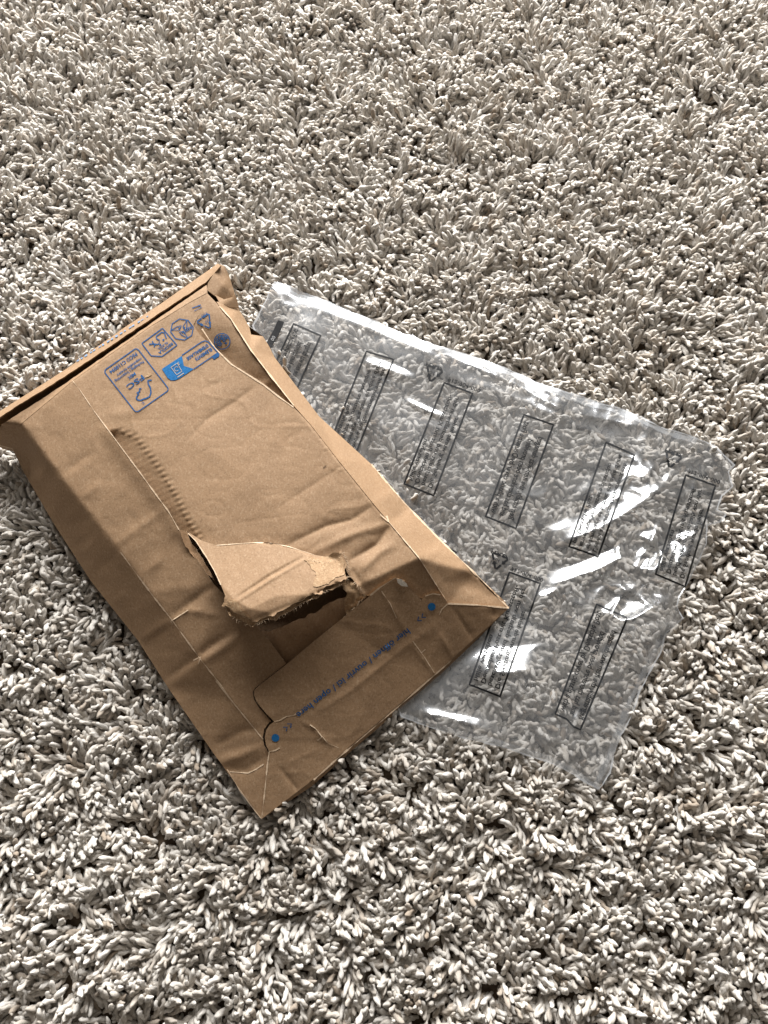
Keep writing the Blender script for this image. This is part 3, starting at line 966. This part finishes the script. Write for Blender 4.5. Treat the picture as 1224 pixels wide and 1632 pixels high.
W_, H_ = 64.6, 84.8
pr = Print()
rr = 5
cor = []
for (cx, cy, a0) in ((rr, rr, 180), (W_ - rr, rr, 270), (W_ - rr, H_ - rr, 0), (rr, H_ - rr, 90)):
    for q in range(5):
        aa = math.radians(a0 + q * 22.5)
        cor.append(fp(cx + rr * math.cos(aa), cy + rr * math.sin(aa)))
pr.line(cor, 1.6, True, step=4)
pr.text('FSC® C110094', fp(6, 5), FX, FY, 8.0, length=52, bold=.025)
pr.text('Packaging | Supporting', fp(5, 22.5), FX, FY, 5.8, length=55, bold=.02)
pr.text('responsible forestry', fp(5, 16.5), FX, FY, 5.8, length=47, bold=.02)
pr.text('MIX', fp(27, 30), FX, FY, 7.0, length=14, bold=.03)
pr.text('FSC', fp(20, 40), FX, FY, 11.5, length=31, bold=.02)
tree = [(14, 49), (20, 52), (20, 56), (23, 66), (29, 75), (37, 79), (44, 77), (49, 75), (52, 70), (54, 65), (51, 61), (46, 59), (47, 55), (42, 57), (41, 52), (36, 52)]
tree = [(13, 52), (18, 48), (21, 54), (22, 63), (26, 72), (32, 77), (38, 76), (42, 74), (47, 73), (50, 69), (50, 64), (46, 61), (43, 61), (44, 56), (39, 57), (37, 52), (34, 54)]
pr.line([fp(u, 53 + (v - 48) * .78) for u, v in tree], 2.2, step=3)
pr.text('®', fp(44, 76), FX, FY, 6)
attach(pr.build('forest_label_print', z_lid, M_blue, box, .32))

# bin symbol in a house shaped frame
pr = Print()
HO = (259, 523); HX = unit((259, 523), (226, 547)); HY = unit((259, 523), (282, 550))


def hp(u, v):
    return (HO[0] + HX[0] * u + HY[0] * v, HO[1] + HX[1] * u + HY[1] * v)


pr.line([(259, 523), (226, 547), (241, 567), (258, 568), (282, 550)], 1.6, True, step=4)
pr.text('RECICLA', hp(3.5, 27), HX, HY, 5.8, length=27, bold=.035)
pr.text('AL AZUL', hp(8, 21.5), HX, HY, 5.0, length=19, bold=.03)
pr.line([hp(6, 17), hp(2.5, 8), hp(5, 4.5), hp(16, 4.5), hp(18, 8), hp(16, 13)], 1.8, step=3)
pr.circle(*hp(11, 16), 1.7, n=12)
pr.circle(*hp(20, 19), 1.6, n=12)
pr.line([hp(22, 17), hp(27, 12), hp(33, 8)], 1.9, step=3); pr.line([hp(25, 14), hp(30, 16)], 1.6, step=3); pr.line([hp(27, 12), hp(26, 7)], 1.7, step=3)
pr.line([hp(22, 17), hp(17, 14)], 1.1, step=3)
attach(pr.build('bin_symbol_print', z_lid, M_blue, box, .32))

# octagonal recycling mark
pr = Print()
oc = (290, 525); R_ = 18.5
ang0 = math.atan2(FX[1], FX[0])
octp = [(oc[0] + R_ * math.cos(ang0 + math.radians(22.5 + 45 * k)), oc[1] + .93 * R_ * math.sin(ang0 + math.radians(22.5 + 45 * k))) for k in range(8)]
pr.line(octp, 1.5, True, step=5)
for k in range(3):
    a = ang0 + k * 2.094 + .4
    p0 = (oc[0] + 5 * math.cos(a), oc[1] + 5 * math.sin(a)); p1 = (oc[0] + R_ * .93 * math.cos(a + .15), oc[1] + R_ * .88 * math.sin(a + .15))
    pr.line([p0, p1], .9)
    a2 = a + .75
    p2 = (oc[0] + 9 * math.cos(a2), oc[1] + 9 * math.sin(a2))
    pr.line([p1, p2, (oc[0] + 6 * math.cos(a2 + .9), oc[1] + 6 * math.sin(a2 + .9)), p0], 1.2)
    pr.fill([(oc[0] + 3 * math.cos(a), oc[1] + 3 * math.sin(a)), (oc[0] + 7 * math.cos(a + .5), oc[1] + 7 * math.sin(a + .5)), (oc[0] + 4 * math.cos(a + 1.1), oc[1] + 4 * math.sin(a + 1.1))], 4)
pr.text('RESY', (oc[0] + 14, oc[1] - 6), FX, (FX[1], -FX[0]), 6.5, length=17, bold=.03)
pr.text('1234', (290, 508), FX, (FX[1], -FX[0]), 4.5, length=10) if False else None
attach(pr.build('paper_recycling_print', z_lid, M_blue, box, .32))

# packaging sorting label
pr = Print()
pr.fill([(258, 588), (290, 567), (293, 583), (309, 588), (286, 603), (279, 606), (272, 606), (267, 602)], 4)
attach(pr.build('sorting_label_print', z_lid, M_bluefill, box, .3))
pr = Print()
pr.line([(290, 566), (321, 545), (327, 543), (332, 545), (346, 560)], 1.6, step=4)
pr.line([(309, 588), (346, 563)], 1.6, step=4)
EX = unit((338, 556), (311, 574)); EY = (EX[1], -EX[0])
pr.text('ÉLÉMENTS', (336, 554), EX, EY, 6.8, length=31, bold=.035)
pr.text("D'EMBALLAGE", (330, 548), EX, EY, 6.8, length=40, bold=.035)
pr.fill([(337, 568), (347, 561), (350, 565), (349, 568), (341, 573)], 4)
attach(pr.build('sorting_label_print', z_lid, M_blue, box, .32))
pr = Print()
bx = lambda u, v: (283 + EX[0] * u + EY[0] * v, 576 + EX[1] * u + EY[1] * v)
pr.line([bx(2, 2), bx(14, 2), bx(13, 17), bx(3, 17)], 1.1, True)
pr.circle(*bx(8, 9), 3.4, .9, 14, .5, 5.6)
pr.line([bx(2, 21), bx(14, 21)], 1.6)
pr.line([bx(-1, 2), bx(2, 2), bx(0, 6)], 1.4)
attach(pr.build('sorting_label_print', z_lid, M_void, box, .5))


# triangular arrows
def tri_arrows(pr, c, r, ux, uy, w):
    P = []
    for k in range(3):
        a = math.pi / 2 + k * 2 * math.pi / 3
        P.append((math.cos(a) * r, math.sin(a) * r))
    m = lambda p: (c[0] + ux[0] * p[0] + uy[0] * p[1], c[1] + ux[1] * p[0] + uy[1] * p[1])
    for k in range(3):
        A_, B_, D_ = P[k], P[(k + 1) % 3], P[(k + 2) % 3]
        s = lambda a, b, t: (a[0] * (1 - t) + b[0] * t, a[1] * (1 - t) + b[1] * t)
        # arm round the corner A_: from the side D-A to the side A-B
        pr.line([m(s(A_, D_, .42)), m(s(A_, D_, .1)), m(s(A_, B_, .1)), m(s(A_, B_, .34))], w, step=20)
        t = s(A_, B_, .34); q = s(A_, B_, .56)
        nx, ny = -(B_[1] - A_[1]), B_[0] - A_[0]
        l = math.hypot(nx, ny); nx, ny = nx / l, ny / l
        pr.add([m((t[0] + nx * w * 1.1, t[1] + ny * w * 1.1)), m((t[0] - nx * w * 1.1, t[1] - ny * w * 1.1)), m(q)], [(0, 1, 2)])


pr = Print()
tc_ = (327, 512)
ux = FX; uy = (FX[1], -FX[0])
tri_arrows(pr, tc_, 14.5, ux, uy, 2.2)
pr.text('20', (331.5, 508.5), ux, uy, 7, length=7)
pr.text('PAP', (328, 497), ux, uy, 6.5, length=11) 
pr.line([(306, 491), (320, 486)], 2.0, vary=.6); pr.line([(309, 496), (322, 489)], 1.2, vary=.6)
zv = lambda x, y: np.maximum(z_val(x, y), np.where(pip(np.asarray(x, float), np.asarray(y, float), lid_out), z_lid(x, y), -99))
attach(pr.build('recycling_triangle_print', zv, M_blue, box, .4))
pr = Print()
pr.circle(354, 544, 12.5, 1.5, 24)
for k in range(7):
    a = k * .55 + 1.6
    pr.line([(354 + 3 * math.cos(a), 544 + 3 * math.sin(a)), (354 + 7.5 * math.cos(a + .35), 544 + 7.5 * math.sin(a + .35)), (354 + 11 * math.cos(a + .95), 544 + 11 * math.sin(a + .95))], 1.7)
pr.line([(353, 536), (357, 545), (362, 536)], 1.8); pr.circle(360, 547, 1.8, n=10)
attach(pr.build('sorting_circle_print', zv, M_blue, box, .4))
# web address on the end flap, seen edge-on
pr = Print()
wx = unit((230, 510), (112, 585)); wy = (-wx[1], wx[0])
pr.text('www.book-mailer.eu', (232, 505.5), wx, (wx[1], -wx[0]), 7.5, length=142) if False else None
for k in range(17):
    s0 = k * 8.2 + 1.5 * math.sin(k * 2.7)
    p0 = (236 + wx[0] * s0, 503.5 + wx[1] * s0)
    pr.line([p0, (p0[0] + wx[0] * (3 + 2 * abs(math.sin(k * 1.9))), p0[1] + wx[1] * (3 + 2 * abs(math.sin(k * 1.9))))], 1.8, vary=.5, seed=k)
attach(pr.build('end_flap_print', eN, ink('faded_blue_ink', (.16, .24, .36)), box, .9))

# ------------------------------------------------------------------ clear bag
bag = empty('plastic_bag', tuple(cast(820, 850, 0.0)))
bag.location.z = 0
bpy.context.view_layer.update()
tag(bag, 'clear crinkled plastic bag with black printed notices under the cardboard mailer', 'plastic bag')


def attach_b(o):
    o.matrix_parent_inverse = bag.matrix_world.inverted()
    return o


RIDGES = [  # crest line, height mm, width px, 0 rounded / 1 sharp / 2 evenly sloped
    ([(778, 1072), (815, 1074), (862, 1066)], 12.0, 44, 2),
    ([(800, 1052), (830, 1066)], 1.2, 7, 1),
    ([(895, 866), (960, 842), (1020, 806), (1066, 766)], 10.5, 38, 2),
    ([(1010, 770), (1050, 740)], 5, 20, 2),
    ([(885, 930), (950, 910), (1005, 884)], 6.8, 25, 2),
    ([(990, 995), (1050, 975), (1108, 938)], 11.5, 42, 2),
    ([(1030, 925), (1080, 900), (1126, 855)], 10.0, 37, 2),
    ([(750, 800), (800, 790)], 1.5, 40, 0),
    ([(930, 835), (985, 790), (1010, 740)], 2.5, 12, 1),
    ([(1020, 950), (1050, 900), (1060, 870)], 2.5, 10, 1),
    ([(1060, 672), (1075, 690), (1097, 728)], 3.5, 8, 1),
    ([(590, 580), (625, 592), (655, 604)], 3.6, 13, 2),
    ([(845, 630), (853, 650), (900, 668)], 2.5, 9, 1),
    ([(650, 640), (680, 655), (705, 664)], 2.0, 7, 2),
    ([(830, 975), (865, 952), (900, 935), (932, 926)], 3.5, 8, 1),
    ([(1012, 935), (990, 950), (975, 978), (988, 990), (1010, 986), (1050, 962), (1085, 945)], 4.0, 7, 1),
    ([(1008, 915), (1040, 860), (1056, 825)], 4, 7, 1),
    ([(1018, 930), (1045, 860)], 2, 6, 1),
    ([(470, 500), (560, 540), (700, 590), (850, 640), (1000, 690)], 1.3, 34, 0),
    ([(500, 490), (600, 528), (700, 570)], 1.0, 7, 1), ([(720, 570), (800, 602), (840, 620)], 1.8, 7, 1),
    ([(820, 612), (900, 655), (960, 668), (1060, 686)], 2.5, 7, 1),
    ([(650, 1128), (690, 1142), (760, 1158), (800, 1178), (850, 1200)], 3.4, 12, 0),
    ([(660, 1135), (740, 1152), (810, 1185)], 1.5, 6, 1),
    ([(900, 1200), (915, 1160), (925, 1130)], 2.5, 8, 1), ([(912, 1205), (932, 1165)], 1.5, 6, 1),
    ([(1050, 1000), (1060, 1030)], 2, 8, 1),
    ([(1110, 840), (1140, 815), (1142, 785)], 3.5, 9, 1), ([(1080, 860), (1110, 850), (1120, 870)], 3, 9, 1),
    ([(1085, 710), (1112, 715), (1130, 745)], 2.5, 8, 1),
    ([(435, 455), (450, 485), (470, 490)], 1.6, 8, 1), ([(440, 460), (470, 478)], 1.0, 6, 1),
    ([(960, 1050), (985, 1030)], 2.5, 12, 0), ([(935, 1090), (985, 1095)], 1.2, 7, 1), ([(980, 1020), (1000, 1060), (985, 1110)], 1.6, 9, 1),
]


def ridged(x, y, sc, seed):
    return 1 - np.abs(vnoise(x, y, sc, seed) * 2 - 1)


def z_bag(x, y):
    x = np.asarray(x, float); y = np.asarray(y, float)
    e = dline(x, y, BAGP, True)[0]
    far = np.clip((800 - y) / 200, 0, 1)
    z = 3.2 + 2.6 * (1 - .55 * far) * (1 - np.exp(-(e / (34 + 30 * far)) ** 1.4))
    for l, h, w, sh in RIDGES:
        z = z + bump(x, y, l, h, w, True, sh)
    # crumple, stronger towards the right end
    k = np.clip((x - 780) / 260, .0, 1) * np.clip((1120 - y) / 160, .25, 1)
    ux_, uy_ = (x * .93 + y * .37), (-x * .37 + y * .93)
    z = z + (ridged(ux_, uy_ * 1.7, 75, 51) ** 2) * (.5 + 3.2 * k) + (ridged(ux_ * 1.4, uy_, 40, 52) ** 2) * (.1 + .7 * k) + (ridged(x, y, 18, 53) ** 2) * (.0 + .12 * k)
    z = z + (vnoise(x, y, 70, 54) - .5) * 2.2
    k2 = np.clip((x - 930) / 90, 0, 1) * np.clip((y - 690) / 40, 0, 1) * np.clip((1010 - y) / 60, 0, 1)
    z = z + k2 * (.9 * ridged(ux_, uy_ * 1.4, 30, 57) ** 3 + .35 * ridged(ux_ * 1.3, uy_, 13, 58) ** 3)
    near = np.exp(-(e / 16) ** 2)
    z = z + near * (ridged(x, y * 1.1, 26, 55) ** 2) * (1.2 - .4 * far)
    z = z * (1 - np.exp(-(e / 13) ** 1.3) * (.62 - .34 * far) * (.25 + 1.1 * vnoise(x, y, 55, 59)))
    # pressed flat under and beside the mailer
    xp, yp = np.atleast_1d(x), np.atleast_1d(y)
    d = dline(xp, yp, BOXP, True)[0]
    ins = pip(xp, yp, BOXP)
    w = np.where(ins, 0, np.clip((d - 0) / 60, 0, 1)).reshape(np.shape(x))
    w = w * w * (3 - 2 * w)
    return (1 - w) * np.minimum(z, .9) + w * z


def z_back(x, y):
    return np.minimum(z_bag(x, y) - .6, .7 + 1.2 * vnoise(x, y, 40, 61) + .5 * (ridged(x, y, 18, 62) ** 2))


bag_out = ragged(BAGP, .9, 16, 71, True, 4)
attach_b(sheet('front_film', bag_out, z_bag, M_film, bag, 3.6, (), 0, 3.6))
bout = [(x * .996 + 3, y * .996 + 3) for x, y in BAGP]
attach_b(sheet('back_film', bout, z_back, M_film, bag, 7, (), 0, 7))
# hem along the lower edge and frayed edge strips, highlights painted in as haze
hem = [(640, 1140), (690, 1156), (740, 1171), (780, 1180), (820, 1190), (880, 1211), (915, 1229), (938, 1246), (955, 1257)]
pr = Print(); pr.line(hem, 7, vary=.3, seed=3, step=4)
attach_b(pr.build('hem_fold', z_bag, M_seam, bag, 1.2))
pr = Print(); pr.line([(950, 1250), (968, 1215), (985, 1170), (1003, 1120), (1030, 1065), (1052, 1020)], 9, vary=.5, seed=5, step=4)
attach_b(pr.build('side_seam', z_bag, M_seam, bag, 1.0))
pr = Print(); pr.line([(440, 452), (520, 484), (600, 518), (700, 557), (800, 590), (900, 630), (1000, 661), (1060, 689), (1110, 703)], 8, vary=.5, seed=6, step=4)
attach_b(pr.build('side_seam', z_bag, M_seam, bag, 1.2))

pr = Print(); pr.line([p for p in bag_out if p[0] > 402 and not pip(np.array([p[0]]), np.array([p[1]]), BOXP)[0] and (p[1] < 560 or p[0] > 640)], 2.2, vary=.8, seed=8, step=4)
attach_b(pr.build('edge_glint', z_bag, M_edge, bag, .25))  # whitish line painted where the film's edge would catch light

GER = ['Die Sendung wurde leider', 'beschädigt und deshalb von der', 'Deutschen Post mit Kunststoff-', 'hülle versehen']
ENG = ['Regrettably, the item was damaged', 'and has therefore been provided', 'with a plastic cover by Deutsche Post']
FRE = ["L'envoi a malencontreusement été", "endommagé et a donc été doté d'une", 'enveloppe en matière plastique', 'par Deutsche Post']
# corners: top-left, top-right, bottom-right, bottom-left of each frame
FR_ = [
    ((468, 516), (511, 535), (464, 640), (420, 620), ENG, [(468, 516), (462, 540), (443, 570), (420, 620)]),
    ((584, 560), (627, 573), (560, 740), (520, 720), FRE, [(584, 560), (576, 598), (553, 640), (520, 720)]),
    ((708, 610), (753, 627), (691, 790), (644, 771), GER, None),
    ((835, 661), (882, 677), (822, 842), (774, 823), ENG, None),
    ((966, 705), (1011, 725), (968, 870), (907, 871), FRE, None),
    ((1093, 757), (1140, 774), (1092, 935), (1045, 915), GER, None),
    ((812, 912), (861, 930), (797, 1110), (748, 1091), GER, None),
    ((951, 963), (1000, 985), (925, 1163), (885, 1138), ENG, None),
    ((695, 865), (727, 880), (665, 1040), (625, 1020), FRE, None),
]
FR_[4] = ((966, 705), (1011, 725), (953, 887), (907, 871), FRE, None)
for k, (tl_, tr_, br_, bl_, lines, lft) in enumerate(FR_):
    pr = Print()
    pr.line([tl_, tr_, br_, bl_], 3.0, True, step=4)
    if k == 7:
        pr = Print(); pr.line([tl_, tr_, br_, (914, 1158), (903, 1146), bl_], 3.0, True, step=4)
    X = unit(bl_, tl_); Yv = unit(tl_, tr_)
    L_ = math.dist(bl_, tl_); Wd = math.dist(tl_, tr_)
    nl = len(lines); pitch = Wd / (nl + .35)
    mx = max(len(s) for s in lines)
    for q, s in enumerate(lines):
        y0 = Wd - pitch * (q + .2) - pitch * .82
        o = (bl_[0] + X[0] * L_ * .05 + Yv[0] * y0, bl_[1] + X[1] * L_ * .05 + Yv[1] * y0)
        pr.text(s, o, X, Yv, pitch * .92, length=L_ * .90 * len(s) / max(mx, 31), bold=.02)
    attach_b(pr.build('notice_print', z_bag, M_black, bag, .3))
for (tc2, s0) in (((691, 594), (715, 601)), ((795, 893), (815, 903)), ((1072, 731), (1097, 747))):
    X = unit((812, 912), (861, 930)); Yv = unit((812, 912), (748, 1091))
    pr = Print()
    tri_arrows(pr, tc2, 16, X, Yv, 3.6)
    pr.text('04', (tc2[0] - 5, tc2[1] - 4), X, Yv, 8.5)
    pr.text('PE-LD', (tc2[0] - 11, tc2[1] - 17), X, Yv, 8.5, length=27, bold=.03)
    pr.text('912-904-000', s0, X, Yv, 9.5, length=55, bold=.012)
    attach_b(pr.build('recycling_mark_print', z_bag, M_black, bag, .3))
pr = Print(); pr.fill([(443, 510), (453, 513), (446, 530), (431, 556), (423, 549), (436, 526)], 4)
attach_b(pr.build('black_bar_print', z_bag, M_black, bag, .3))
pr = Print(); pr.text('00', (431, 541), unit((423, 549), (436, 526)), (.87, .5), 8)
attach_b(pr.build('bar_lettering_print', z_bag, M_greyink, bag, .6))
